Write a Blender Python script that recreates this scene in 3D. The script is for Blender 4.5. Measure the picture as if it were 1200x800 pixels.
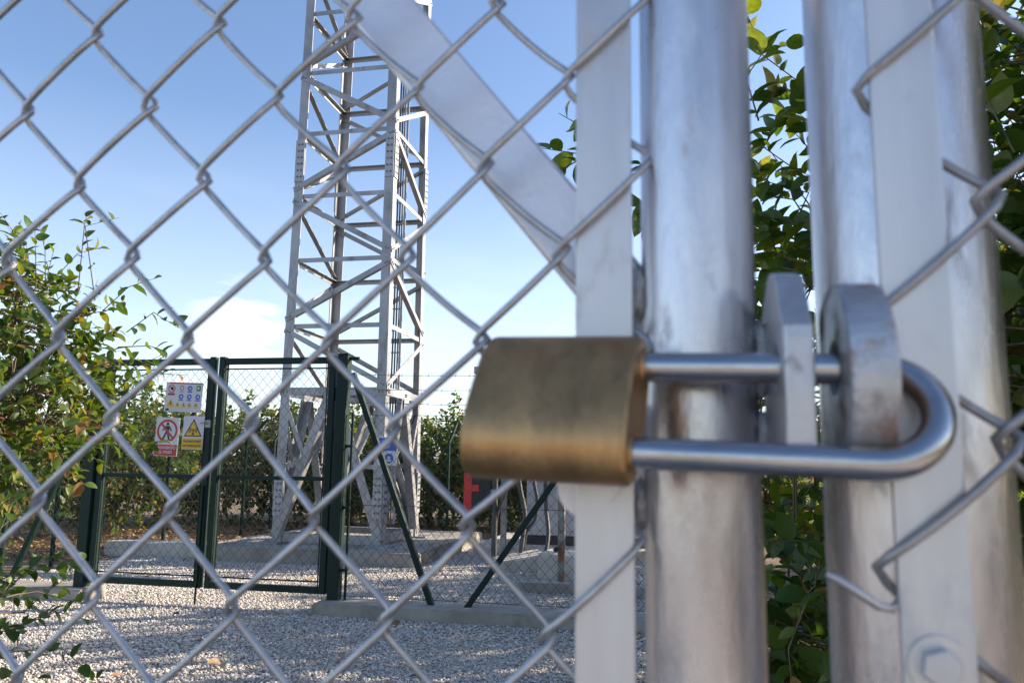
import bpy, bmesh, math, random
import numpy as np
from mathutils import Vector, Matrix

for o in list(bpy.data.objects): bpy.data.objects.remove(o)
SC = bpy.context.scene
COL = SC.collection
R = math.radians

# ------------------------------------------------------------------ camera
F_PX, PITCH, ROLL, YAW, EYE = 933.0, R(8.7), R(0.85), R(11.7), 1.10
up = np.array([math.sin(ROLL)*math.cos(PITCH), math.cos(ROLL)*math.cos(PITCH), -math.sin(PITCH)])
fw = np.array([0, 0, -1.0]) - up*np.dot(up, [0, 0, -1.0]); fw /= np.linalg.norm(fw)
rt = np.cross(fw, up)
RZ = np.array([[math.cos(YAW), -math.sin(YAW), 0], [math.sin(YAW), math.cos(YAW), 0], [0, 0, 1]])
CM = RZ @ np.array([rt, fw, up])
cam_data = bpy.data.cameras.new('camera')
cam = bpy.data.objects.new('camera', cam_data); COL.objects.link(cam)
cam_data.sensor_width = 36; cam_data.lens = 36*F_PX/1200
cam_data.clip_start = 0.02; cam_data.clip_end = 3000
m4 = np.eye(4); m4[:3, :3] = CM; m4[:3, 3] = (0, 0, EYE)
cam.matrix_world = Matrix(m4.tolist())
cam_data.dof.use_dof = True; cam_data.dof.focus_distance = 7.0; cam_data.dof.aperture_fstop = 15.0
SC.camera = cam

# ------------------------------------------------------------------ sky, sun, exposure
SUN_AZ, SUN_EL = R(30), R(24)           # azimuth measured from +X (along the fence) towards +Y (into the compound)
sun_dir = Vector((math.cos(SUN_AZ)*math.cos(SUN_EL), math.sin(SUN_AZ)*math.cos(SUN_EL), math.sin(SUN_EL)))
W = bpy.data.worlds.new('World'); SC.world = W; W.use_nodes = True
wn, wl = W.node_tree.nodes, W.node_tree.links
wn.clear()
sky = wn.new('ShaderNodeTexSky'); sky.sky_type = 'NISHITA'; sky.sun_disc = False
sky.sun_elevation = SUN_EL; sky.sun_rotation = math.pi/2 - SUN_AZ
sky.altitude = 0; sky.air_density = 1.0; sky.dust_density = .95; sky.ozone_density = 1.5
bg = wn.new('ShaderNodeBackground'); bg.inputs[1].default_value = 0.12
tc = wn.new('ShaderNodeTexCoord'); mp = wn.new('ShaderNodeMapping'); mp.inputs['Scale'].default_value = (2.2, 2.2, 7.5)
mp.inputs['Location'].default_value = (0.35, 0.1, 0.2)
nz = wn.new('ShaderNodeTexNoise'); nz.inputs['Scale'].default_value = 1.5; nz.inputs['Detail'].default_value = 7; nz.inputs['Roughness'].default_value = .58
rp = wn.new('ShaderNodeValToRGB'); rp.color_ramp.elements[0].position = .50; rp.color_ramp.elements[1].position = .78
sx = wn.new('ShaderNodeSeparateXYZ')
hr = wn.new('ShaderNodeMapRange'); hr.inputs[1].default_value = .03; hr.inputs[2].default_value = .40; hr.inputs[3].default_value = 1; hr.inputs[4].default_value = 0
mu = wn.new('ShaderNodeMath'); mu.operation = 'MULTIPLY'
mu2 = wn.new('ShaderNodeMath'); mu2.operation = 'MULTIPLY'; mu2.inputs[1].default_value = .12
mx = wn.new('ShaderNodeMix'); mx.data_type = 'RGBA'
mx.inputs['B'].default_value = (9.0, 8.8, 8.6, 1)
wo = wn.new('ShaderNodeOutputWorld')
cdir = CM @ np.array([(285-600)/F_PX, (400-392)/F_PX, -1]); cdir /= np.linalg.norm(cdir)
dt = wn.new('ShaderNodeVectorMath'); dt.operation = 'DISTANCE'; dt.inputs[1].default_value = cdir.tolist()
pr = wn.new('ShaderNodeMapRange'); pr.interpolation_type = 'SMOOTHSTEP'; pr.inputs[1].default_value = .02; pr.inputs[2].default_value = .11; pr.inputs[3].default_value = .38; pr.inputs[4].default_value = 0
n3 = wn.new('ShaderNodeTexNoise'); n3.inputs['Scale'].default_value = 3.2; n3.inputs['Detail'].default_value = 6; n3.inputs['Roughness'].default_value = .6
r3 = wn.new('ShaderNodeMapRange'); r3.interpolation_type = 'SMOOTHSTEP'; r3.inputs[1].default_value = .36; r3.inputs[2].default_value = .62
m3 = wn.new('ShaderNodeMath'); m3.operation = 'MULTIPLY'; mxm = wn.new('ShaderNodeMath'); mxm.operation = 'MAXIMUM'
wl.new(tc.outputs['Generated'], dt.inputs[0]); wl.new(dt.outputs['Value'], pr.inputs[0]); wl.new(mp.outputs[0], n3.inputs['Vector']); wl.new(n3.outputs['Fac'], r3.inputs[0])
wl.new(pr.outputs[0], m3.inputs[0]); wl.new(r3.outputs[0], m3.inputs[1])
wl.new(tc.outputs['Generated'], mp.inputs[0]); wl.new(mp.outputs[0], nz.inputs['Vector']); wl.new(nz.outputs['Fac'], rp.inputs[0])
wl.new(tc.outputs['Generated'], sx.inputs[0]); wl.new(sx.outputs['Z'], hr.inputs[0])
wl.new(rp.outputs[0], mu.inputs[0]); wl.new(hr.outputs[0], mu.inputs[1]); wl.new(mu.outputs[0], mu2.inputs[0])
vl = wn.new('ShaderNodeMath'); vl.operation = 'MULTIPLY_ADD'; vl.inputs[1].default_value = .20      # thin even haze towards the horizon
wl.new(hr.outputs[0], vl.inputs[0]); wl.new(mu2.outputs[0], vl.inputs[2]); wl.new(vl.outputs[0], mxm.inputs[0]); wl.new(m3.outputs[0], mxm.inputs[1]); wl.new(mxm.outputs[0], mx.inputs['Factor']); tn = wn.new('ShaderNodeMix'); tn.data_type = 'RGBA'; tn.blend_type = 'MULTIPLY'; tn.inputs['Factor'].default_value = 1; tn.inputs['B'].default_value = (.90, .94, 1.04, 1)
wl.new(sky.outputs[0], tn.inputs['A']); wl.new(tn.outputs['Result'], mx.inputs['A']); wl.new(mx.outputs['Result'], bg.inputs[0]); wl.new(bg.outputs[0], wo.inputs[0])

sl = bpy.data.lights.new('sun', 'SUN'); sl.energy = 5.0; sl.angle = R(0.53); sl.color = (1.0, .86, .68)
so = bpy.data.objects.new('sun', sl); COL.objects.link(so)
so.rotation_euler = (-sun_dir).to_track_quat('-Z', 'Y').to_euler()
so.location = (20, 12, 12)
SC.view_settings.view_transform = 'Standard'; SC.view_settings.look = 'None'
SC.view_settings.exposure = 1.05; SC.view_settings.gamma = 1
SC.render.engine = 'CYCLES'
SC.cycles.max_bounces = 6; SC.cycles.transparent_max_bounces = 4

# ------------------------------------------------------------------ helpers
def tag(o, label=None, cat=None, group=None, kind=None):
    for k, v in (('label', label), ('category', cat), ('group', group), ('kind', kind)):
        if v: o[k] = v
    return o

def empty(name, loc=(0, 0, 0), **kw):
    o = bpy.data.objects.new(name, None); COL.objects.link(o); o.location = loc; o.empty_display_size = .1
    return tag(o, **kw)

def link_mesh(name, me, mat, parent=None, loc=None):
    o = bpy.data.objects.new(name, me); COL.objects.link(o)
    if mat and not me.materials: me.materials.append(mat)
    if parent is not None:
        o.parent = parent
        o.location = -Vector(parent_world(parent)) if loc is None else loc   # shapes are given in world metres
    elif loc is not None: o.location = loc
    return o

def parent_world(p):
    v = Vector((0, 0, 0))
    while p is not None:
        v += p.location; p = p.parent
    return v

def np_mesh(name, V, loops, starts, totals, smooth=False):
    me = bpy.data.meshes.new(name)
    me.vertices.add(len(V)); me.vertices.foreach_set('co', np.asarray(V, np.float32).ravel())
    me.loops.add(len(loops)); me.loops.foreach_set('vertex_index', np.asarray(loops, np.int32))
    me.polygons.add(len(starts)); me.polygons.foreach_set('loop_start', np.asarray(starts, np.int32)); me.polygons.foreach_set('loop_total', np.asarray(totals, np.int32))
    me.update(calc_edges=True)
    if smooth: me.polygons.foreach_set('use_smooth', np.ones(len(starts), bool))
    return me

class MB:
    def __init__(s): s.v = []; s.f = []; s.sm = []
    def add(s, vs, fs, smooth=False):
        b = len(s.v); s.v += [tuple(map(float, p)) for p in vs]
        s.f += [tuple(i+b for i in f) for f in fs]; s.sm += [smooth]*len(fs)
        return s
    def box(s, lo, hi, bev=0):
        x0, y0, z0 = lo; x1, y1, z1 = hi
        if bev <= 0:
            return s.add([(x0,y0,z0),(x1,y0,z0),(x1,y1,z0),(x0,y1,z0),(x0,y0,z1),(x1,y0,z1),(x1,y1,z1),(x0,y1,z1)],
                         [(0,3,2,1),(4,5,6,7),(0,1,5,4),(1,2,6,5),(2,3,7,6),(3,0,4,7)])
        bm = bmesh.new(); bmesh.ops.create_cube(bm, size=1)
        for v in bm.verts: v.co = Vector(((x0+x1)/2+v.co.x*(x1-x0), (y0+y1)/2+v.co.y*(y1-y0), (z0+z1)/2+v.co.z*(z1-z0)))
        bmesh.ops.bevel(bm, geom=bm.edges[:], offset=bev, segments=2, affect='EDGES', profile=.5)
        bm.verts.index_update()
        s.add([v.co for v in bm.verts], [[v.index for v in f.verts] for f in bm.faces]); bm.free(); return s
    def obox(s, c, ax, ay, az, hx, hy, hz):
        c, ax, ay, az = map(Vector, (c, ax, ay, az)); P = []
        for k in (-1, 1):
            for i, j in ((-1,-1),(1,-1),(1,1),(-1,1)): P.append(c+ax*hx*i+ay*hy*j+az*hz*k)
        return s.add(P, [(0,3,2,1),(4,5,6,7),(0,1,5,4),(1,2,6,5),(2,3,7,6),(3,0,4,7)])
    def tube(s, path, rad, n=8, cap=True, smooth=True):
        path = [Vector(p) for p in path]; m = len(path)
        if not hasattr(rad, '__len__'): rad = [rad]*m
        t0 = (path[1]-path[0]).normalized()
        ref = Vector((0, 0, 1)) if abs(t0.z) < .9 else Vector((1, 0, 0))
        nrm = (ref - t0*ref.dot(t0)).normalized(); vs = []
        for i in range(m):
            t = (path[min(i+1, m-1)]-path[max(i-1, 0)]).normalized()
            nrm = (nrm - t*nrm.dot(t)).normalized(); bn = t.cross(nrm)
            for k in range(n):
                a = 2*math.pi*k/n; vs.append(path[i]+(nrm*math.cos(a)+bn*math.sin(a))*rad[i])
        fs = [(i*n+k, i*n+(k+1) % n, (i+1)*n+(k+1) % n, (i+1)*n+k) for i in range(m-1) for k in range(n)]
        s.add(vs, fs, smooth)
        if cap: s.add(vs[:n], [tuple(range(n))[::-1]]); s.add(vs[-n:], [tuple(range(n))])
        return s
    def prism(s, poly, d):                       # poly: 3-D points of a flat outline, d: extrusion vector
        poly = [Vector(p) for p in poly]; d = Vector(d); n = len(poly)
        return s.add(poly+[p+d for p in poly], [tuple(range(n))[::-1], tuple(range(n, 2*n))]+[(i, (i+1) % n, n+(i+1) % n, n+i) for i in range(n)])
    def angle(s, p0, p1, A, B, w, t, w2=None):   # rolled L section from p0 to p1
        p0, p1, A, B = map(Vector, (p0, p1, A, B)); ax = (p1-p0).normalized()
        A = (A-ax*A.dot(ax)).normalized(); B = (B-ax*B.dot(ax)-A*B.dot(A)).normalized(); w2 = w2 or w
        pr = [p0, p0+A*w, p0+A*w+B*t, p0+A*t+B*t, p0+A*t+B*w2, p0+B*w2]
        n = 6; d = p1-p0; vs = pr+[p+d for p in pr]
        fs = [(i, (i+1) % n, n+(i+1) % n, n+i) for i in range(n)]+[(3,2,1,0),(5,4,3,0),(6,7,8,9),(6,9,10,11)]
        return s.add(vs, fs)
    def disc(s, c, nrm, r, h, n=16, r2=None):
        c, nrm = Vector(c), Vector(nrm).normalized()
        return s.tube([c, c+nrm*h], [r, r2 or r], n, True, False)
    def build(s, name, mat, parent=None, recalc=True, bevel=0, **kw):
        me = bpy.data.meshes.new(name); me.from_pydata(s.v, [], s.f)
        me.polygons.foreach_set('use_smooth', s.sm)
        if recalc:
            bm = bmesh.new(); bm.from_mesh(me); bmesh.ops.recalc_face_normals(bm, faces=bm.faces)
            if bevel:
                bmesh.ops.bevel(bm, geom=[e for e in bm.edges if e.is_manifold and e.calc_face_angle(0) > .6], offset=bevel, segments=2, affect='EDGES', profile=.5)
            bm.to_mesh(me); bm.free()
        o = link_mesh(name, me, mat, parent)
        return tag(o, **kw)

# ------------------------------------------------------------------ materials
def mat(name):
    m = bpy.data.materials.new(name); m.use_nodes = True
    nt = m.node_tree; b = nt.nodes['Principled BSDF']
    return m, nt, b

def nd(nt, t, **kw):
    n = nt.nodes.new(t)
    for k, v in kw.items():
        if k in n.inputs: n.inputs[k].default_value = v
        else: setattr(n, k, v)
    return n

def surf(name, col, col2=None, rough=.5, metal=0, scale=8, bump=0, bscale=60, rvar=.0, stretch=(1, 1, 1), detail=5, spec=.5, lo=.35, hi=.65):
    m, nt, b = mat(name)
    b.inputs['Roughness'].default_value = rough; b.inputs['Metallic'].default_value = metal
    b.inputs['Base Color'].default_value = (*col, 1); b.inputs['Specular IOR Level'].default_value = spec
    tc = nd(nt, 'ShaderNodeTexCoord'); mp = nd(nt, 'ShaderNodeMapping'); mp.inputs['Scale'].default_value = stretch
    nt.links.new(tc.outputs['Object'], mp.inputs[0])
    if col2 or rvar:
        n = nd(nt, 'ShaderNodeTexNoise', Scale=scale, Detail=detail, Roughness=.6); nt.links.new(mp.outputs[0], n.inputs['Vector'])
        r = nd(nt, 'ShaderNodeValToRGB'); r.color_ramp.elements[0].position = lo; r.color_ramp.elements[1].position = hi
        r.color_ramp.elements[0].color = (*col, 1); r.color_ramp.elements[1].color = (*(col2 or col), 1)
        nt.links.new(n.outputs['Fac'], r.inputs[0]); nt.links.new(r.outputs[0], b.inputs['Base Color'])
        if rvar:
            mr = nd(nt, 'ShaderNodeMapRange'); mr.inputs[1].default_value = .3; mr.inputs[2].default_value = .7; mr.inputs[3].default_value = rough-rvar; mr.inputs[4].default_value = rough+rvar
            nt.links.new(n.outputs['Fac'], mr.inputs[0]); nt.links.new(mr.outputs[0], b.inputs['Roughness'])
    if bump:
        n2 = nd(nt, 'ShaderNodeTexNoise', Scale=bscale, Detail=6, Roughness=.65); nt.links.new(mp.outputs[0], n2.inputs['Vector'])
        bp = nd(nt, 'ShaderNodeBump', Strength=bump, Distance=.02 if bscale < 40 else .004); nt.links.new(n2.outputs['Fac'], bp.inputs['Height']); nt.links.new(bp.outputs[0], b.inputs['Normal'])
    return m

def overlay(m, col, scale, lo, hi, rough=None, metal=None, stretch=(1, 1, 1), detail=8):
    """dirt, rust or stains of their own shape laid over a finished material"""
    nt = m.node_tree; b = nt.nodes['Principled BSDF']
    tc = nd(nt, 'ShaderNodeTexCoord'); mp = nd(nt, 'ShaderNodeMapping'); mp.inputs['Scale'].default_value = stretch
    n = nd(nt, 'ShaderNodeTexNoise', Scale=scale, Detail=detail, Roughness=.68)
    nt.links.new(tc.outputs['Object'], mp.inputs[0]); nt.links.new(mp.outputs[0], n.inputs['Vector'])
    mr = nd(nt, 'ShaderNodeMapRange'); mr.inputs[1].default_value = lo; mr.inputs[2].default_value = hi
    nt.links.new(n.outputs['Fac'], mr.inputs[0])
    mx = nd(nt, 'ShaderNodeMix', data_type='RGBA'); mx.inputs['B'].default_value = (*col, 1)
    old = b.inputs['Base Color']
    if old.is_linked: nt.links.new(old.links[0].from_socket, mx.inputs['A'])
    else: mx.inputs['A'].default_value = old.default_value
    nt.links.new(mr.outputs[0], mx.inputs['Factor']); nt.links.new(mx.outputs['Result'], old)
    for key, val in (('Roughness', rough), ('Metallic', metal)):
        if val is None: continue
        k = b.inputs[key]; mf = nd(nt, 'ShaderNodeMix', data_type='FLOAT'); mf.inputs['B'].default_value = val
        if k.is_linked: nt.links.new(k.links[0].from_socket, mf.inputs['A'])
        else: mf.inputs['A'].default_value = k.default_value
        nt.links.new(mr.outputs[0], mf.inputs['Factor']); nt.links.new(mf.outputs['Result'], k)
    return m

M = {}
M['galv_pipe'] = surf('galv_pipe', (.50, .48, .49), (.73, .70, .71), .29, .9, 30, .20, 130, .10, (1, 1, .22), 8)
overlay(M['galv_pipe'], (.42, .405, .41), 55, .60, .82, .6, .5, (1, 1, .6))
overlay(M['galv_pipe'], (.84, .79, .81), 90, .62, .72, .5, .6, (1, 1, .15))
M['galv_bar'] = surf('galv_bar', (.58, .57, .575), (.71, .695, .70), .40, .65, 30, .1, 260, .05, (1, 1, .12))
overlay(M['galv_bar'], (.52, .495, .475), 40, .56, .76, .65, .3, (1, 1, .5))
M['galv_brace'] = surf('galv_brace', (.70, .675, .70), (.80, .775, .80), .42, .7, 16, .08, 240, .05)
overlay(M['galv_brace'], (.52, .47, .41), 12, .60, .8, .6, .4)
M['wire'] = surf('wire', (.42, .41, .41), (.58, .565, .565), .36, .85, 90, .1, 500, .06)
overlay(M['wire'], (.30, .25, .22), 60, .6, .75, .7, .2)
M['rusty_wire'] = overlay(surf('rusty_wire', (.33, .32, .33), (.42, .41, .41), .45, .7, 90), (.20, .12, .085), 45, .54, .68, .75, .1)
M['lug'] = surf('lug', (.46, .465, .48), (.58, .58, .60), .36, .8, 60, .2, 300, .08)
overlay(M['lug'], (.25, .22, .20), 90, .60, .75, .7, .2)
M['rusty_lug'] = surf('rusty_lug', (.44, .445, .46), (.56, .56, .58), .36, .8, 60, .25, 300, .08)
overlay(M['rusty_lug'], (.24, .13, .075), 42, .46, .62, .8, .1)
M['weld'] = surf('weld', (.42, .42, .43), (.58, .58, .58), .5, .8, 300, .5, 400)
M['steel'] = surf('steel', (.42, .415, .42), (.52, .515, .52), .20, 1, 120, .05, 600, .06, (.15, 1, 1))
M['brass'] = surf('brass', (.40, .232, .105), (.55, .33, .15), .42, 1, 70, .18, 420, .07, (1, 1, .09), 8)
overlay(M['brass'], (.25, .165, .09), 45, .50, .74, .42, None, (1, 1, .3))
overlay(M['brass'], (.50, .36, .20), 160, .66, .72, .3, None, (.3, 1, 1))
M['tower'] = surf('tower', (.26, .26, .27), (.38, .38, .39), .42, .35, 2.5, .1, 30, .08)
overlay(M['tower'], (.17, .155, .135), 6, .54, .74, .7, None, (1, 1, .3))
M['tower_plate'] = surf('tower_plate', (.33, .335, .35), (.40, .40, .42), .5, .3, 6)
M['bolt'] = surf('bolt', (.10, .10, .11), (.2, .2, .2), .5, .6, 20)
M['green'] = surf('green', (.005, .019, .015), (.008, .028, .021), .55, 0, 6, 0, 60, .08, spec=.25)
overlay(M['green'], (.03, .04, .035), 14, .64, .8, .7)
M['green_wire'] = surf('green_wire', (.012, .02, .018), (.022, .034, .029), .5, 0, 9)
M['barbed'] = surf('barbed', (.07, .066, .062), (.12, .115, .11), .5, .6, 20)
M['concrete'] = surf('concrete', (.28, .255, .22), (.40, .37, .325), .9, 0, 3.5, .6, 50, 0, (1, 1, 1), 9, .3)
overlay(M['concrete'], (.18, .16, .135), 2.4, .52, .75, .95)
M['old_concrete'] = surf('old_concrete', (.46, .42, .36), (.60, .56, .49), .9, 0, 5, .7, 45, 0, (1, 1, 1), 9, .3)
M['rust_post'] = overlay(surf('rust_post', (.25, .27, .23), (.33, .34, .30), .6, .3, 10), (.23, .10, .05), 7, .45, .6, .85, 0)
M['cabinet'] = surf('cabinet', (.42, .44, .46), (.48, .50, .52), .45, 0, 4, 0, 60)
overlay(M['cabinet'], (.45, .43, .40), 3, .62, .85, .7, None, (1, 1, .25))
M['dark'] = surf('dark', (.025, .026, .03), (.04, .04, .045), .5, 0, 8)
M['black'] = surf('black', (.012, .012, .014), (.02, .02, .022), .45, 0, 8)
M['conduit'] = surf('conduit', (.05, .05, .055), (.085, .082, .08), .55, 0, 12)
M['tray'] = surf('tray', (.25, .25, .26), (.33, .33, .34), .5, .4, 8)
M['red'] = surf('red', (.55, .03, .03), (.62, .04, .04), .45, 0, 6)
M['sign_white'] = surf('sign_white', (.55, .54, .56), (.60, .59, .61), .4, 0, 6)
M['sign_red'] = surf('sign_red', (.42, .02, .025), (.46, .03, .032), .4, 0, 6)
M['sign_yellow'] = surf('sign_yellow', (.62, .38, .012), (.66, .42, .02), .4, 0, 6)
M['sign_blue'] = surf('sign_blue', (.02, .09, .42), (.03, .11, .46), .4, 0, 6)
M['sign_green'] = surf('sign_green', (.02, .22, .10), (.03, .25, .12), .4, 0, 6)
M['sign_grey'] = surf('sign_grey', (.45, .45, .47), (.5, .5, .52), .4, 0, 6)
M['bark'] = surf('bark', (.10, .075, .05), (.21, .17, .125), .9, 0, 18, .6, 40)
M['twig'] = surf('twig', (.10, .085, .045), (.20, .15, .09), .8, 0, 12)

def leaf_mat(name, stops, trans=.40):
    m, nt, b = mat(name); nt.nodes.remove(b)
    at = nd(nt, 'ShaderNodeAttribute', attribute_name='tint')
    r = nd(nt, 'ShaderNodeValToRGB'); e = r.color_ramp.elements
    e[0].position, e[0].color = stops[0][0], (*stops[0][1], 1); e[1].position, e[1].color = stops[-1][0], (*stops[-1][1], 1)
    for p, c in stops[1:-1]: q = e.new(p); q.color = (*c, 1)
    nt.links.new(at.outputs['Fac'], r.inputs[0])
    tcd = nd(nt, 'ShaderNodeTexCoord'); nz = nd(nt, 'ShaderNodeTexNoise', Scale=55, Detail=3); nt.links.new(tcd.outputs['Object'], nz.inputs['Vector'])
    hs = nd(nt, 'ShaderNodeHueSaturation'); mr = nd(nt, 'ShaderNodeMapRange'); mr.inputs[1].default_value = .3; mr.inputs[2].default_value = .7; mr.inputs[3].default_value = .75; mr.inputs[4].default_value = 1.25
    nt.links.new(nz.outputs['Fac'], mr.inputs[0]); nt.links.new(mr.outputs[0], hs.inputs['Value']); nt.links.new(r.outputs[0], hs.inputs['Color'])
    p = nd(nt, 'ShaderNodeBsdfPrincipled'); p.inputs['Roughness'].default_value = .42; p.inputs['Specular IOR Level'].default_value = .45
    nt.links.new(hs.outputs[0], p.inputs['Base Color'])
    t = nd(nt, 'ShaderNodeBsdfTranslucent')
    h2 = nd(nt, 'ShaderNodeHueSaturation'); h2.inputs['Hue'].default_value = .475; h2.inputs['Saturation'].default_value = 1.15; h2.inputs['Value'].default_value = 1.9
    nt.links.new(hs.outputs[0], h2.inputs['Color']); nt.links.new(h2.outputs[0], t.inputs[0])
    mx = nd(nt, 'ShaderNodeMixShader'); mx.inputs[0].default_value = trans
    nt.links.new(p.outputs[0], mx.inputs[1]); nt.links.new(t.outputs[0], mx.inputs[2])
    nt.links.new(mx.outputs[0], nt.nodes['Material Output'].inputs['Surface'])
    return m
M['leaf'] = leaf_mat('leaf', [(0, (.022, .055, .014)), (.4, (.045, .095, .018)), (.7, (.09, .14, .022)), (.88, (.19, .20, .035)), (.94, (.30, .19, .06)), (1, (.24, .12, .055))])
M['litter'] = leaf_mat('litter', [(0, (.16, .09, .045)), (.5, (.30, .19, .10)), (1, (.40, .29, .17))], .1)

def ground_mat():
    m, nt, b = mat('soil'); b.inputs['Roughness'].default_value = .95; b.inputs['Specular IOR Level'].default_value = .2
    tc = nd(nt, 'ShaderNodeTexCoord')
    n = nd(nt, 'ShaderNodeTexNoise', Scale=1.6, Detail=9, Roughness=.65); nt.links.new(tc.outputs['Object'], n.inputs['Vector'])
    r = nd(nt, 'ShaderNodeValToRGB'); e = r.color_ramp.elements
    e[0].position, e[0].color = .3, (.15, .105, .07, 1); e[1].position, e[1].color = .7, (.32, .25, .18, 1)
    nt.links.new(n.outputs['Fac'], r.inputs[0]); nt.links.new(r.outputs[0], b.inputs['Base Color'])
    n2 = nd(nt, 'ShaderNodeTexNoise', Scale=26, Detail=8, Roughness=.7); nt.links.new(tc.outputs['Object'], n2.inputs['Vector'])
    bp = nd(nt, 'ShaderNodeBump', Strength=.8, Distance=.03); nt.links.new(n2.outputs['Fac'], bp.inputs['Height']); nt.links.new(bp.outputs[0], b.inputs['Normal'])
    return m
M['soil'] = ground_mat()

def gravel_bed_mat():
    m, nt, b = mat('gravel_bed'); b.inputs['Roughness'].default_value = .9
    tc = nd(nt, 'ShaderNodeTexCoord')
    v = nd(nt, 'ShaderNodeTexVoronoi', Scale=52); nt.links.new(tc.outputs['Object'], v.inputs['Vector'])
    r = nd(nt, 'ShaderNodeValToRGB'); e = r.color_ramp.elements
    e[0].position, e[0].color = .1, (.30, .26, .22, 1); e[1].position, e[1].color = .9, (.68, .62, .56, 1)
    bw = nd(nt, 'ShaderNodeRGBToBW'); nt.links.new(v.outputs['Color'], bw.inputs[0]); nt.links.new(bw.outputs[0], r.inputs[0]); nt.links.new(r.outputs[0], b.inputs['Base Color'])
    bp = nd(nt, 'ShaderNodeBump', Strength=1.0, Distance=.02, invert=True); nt.links.new(v.outputs['Distance'], bp.inputs['Height']); nt.links.new(bp.outputs[0], b.inputs['Normal'])
    return m
M['gravel_bed'] = gravel_bed_mat()

def stone_mat():
    m, nt, b = mat('stone'); b.inputs['Roughness'].default_value = .8; b.inputs['Specular IOR Level'].default_value = .35
    at = nd(nt, 'ShaderNodeAttribute', attribute_name='tint'); r = nd(nt, 'ShaderNodeValToRGB'); e = r.color_ramp.elements
    e[0].position, e[0].color = 0, (.22, .19, .165, 1); e[1].position, e[1].color = 1, (.72, .68, .635, 1)
    q = e.new(.2); q.color = (.42, .375, .33, 1); q = e.new(.5); q.color = (.56, .52, .475, 1)
    nt.links.new(at.outputs['Fac'], r.inputs[0]); nt.links.new(r.outputs[0], b.inputs['Base Color'])
    return m
M['stone'] = stone_mat()

# ------------------------------------------------------------------ ground
def sheet(name, x0, x1, y0, y1, z, material, kind='structure'):
    return MB().add([(x0, y0, z), (x1, y0, z), (x1, y1, z), (x0, y1, z)], [(0, 1, 2, 3)]).build(name, material, recalc=False, kind=kind)
sheet('ground', -1500, 1500, -1500, 1500, 0, M['soil'])
sheet('gravel_path', -6.05, -.22, 1.0, 11.5, .006, M['gravel_bed'])

M['bounce_ground'] = surf('bounce_ground', (.40, .365, .32), (.53, .49, .435), .95, 0, 1.2, .6, 30, 0, (1, 1, 1), 9, .2)
sheet('bounce_sheet', -60, 3.5, -7.5, .05, .005, M['bounce_ground'])  # unseen pale sheet behind the camera, added to bounce warm light onto the metal

def scatter_stones():
    rs = np.random.RandomState(5)
    n = 170000
    u = rs.rand(n); y = 3.1+(9.4-3.1)*u**1.25
    x = -6.0+rs.rand(n)*5.85
    # keep only what the camera could see around here, with a margin
    th = np.degrees(np.arctan2(x, y)); k = (th > -52) & (x < -.16+rs.randn(n)*.06) & ~((x < -2.63) & (x > -5.15) & (y > 8.05)) & ~((y > 5.48) & (y < 5.8) & ((x > -2.47) | (x < -4.45)))
    k &= ~((x < -5.1) & (y > 8.15))
    x, y = x[k], y[k]; n = len(x)
    s = .0048+rs.rand(n)**2.2*.0085
    T = np.array([(1, 0, 0), (-.9, .2, 0), (0, 1, .1), (.1, -1, 0), (0, .1, .8), (0, 0, -.8)])
    FT = np.array([(0, 2, 4), (2, 1, 4), (1, 3, 4), (3, 0, 4), (2, 0, 5), (1, 2, 5), (3, 1, 5), (0, 3, 5)])
    V = T[None]*(s[:, None, None]*(1+rs.randn(n, 6, 3)*.22))*np.stack([1+rs.rand(n)*.6, np.ones(n), .6+rs.rand(n)*.4], 1)[:, None, :]
    a = rs.rand(n)*2*math.pi; c, si = np.cos(a)[:, None], np.sin(a)[:, None]
    tilt = rs.randn(n)*.5; ct, st = np.cos(tilt)[:, None], np.sin(tilt)[:, None]
    X, Y, Z = V[..., 0], V[..., 1], V[..., 2]
    Y, Z = Y*ct-Z*st, Y*st+Z*ct
    X, Y = X*c-Y*si, X*si+Y*c
    und = .006*np.sin(x*2.1+1)*np.sin(y*1.7)
    P = np.stack([X+x[:, None], Y+y[:, None], Z+(.012+und+rs.rand(n)*.008)[:, None]], -1).reshape(-1, 3)
    L = (FT[None]+np.arange(n)[:, None, None]*6).reshape(-1)
    nf = n*8
    me = np_mesh('gravel', P, L, np.arange(nf)*3, np.full(nf, 3))
    at = me.attributes.new('tint', 'FLOAT', 'POINT'); at.data.foreach_set('value', np.repeat(np.clip(rs.beta(2.6, 2.0, n), 0, 1), 6).astype(np.float32))
    o = link_mesh('gravel', me, M['stone'])
    tag(o, 'crushed white marble gravel covering the ground up to the green gate', 'gravel', kind='stuff')
scatter_stones()

# ------------------------------------------------------------------ foliage
def project(P):
    c = (P-np.array([0, 0, EYE])) @ CM
    d = -c[:, 2]; d = np.where(d < .05, .05, d)
    return 600+F_PX*c[:, 0]/d, 400-F_PX*c[:, 1]/d, -c[:, 2]

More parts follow.
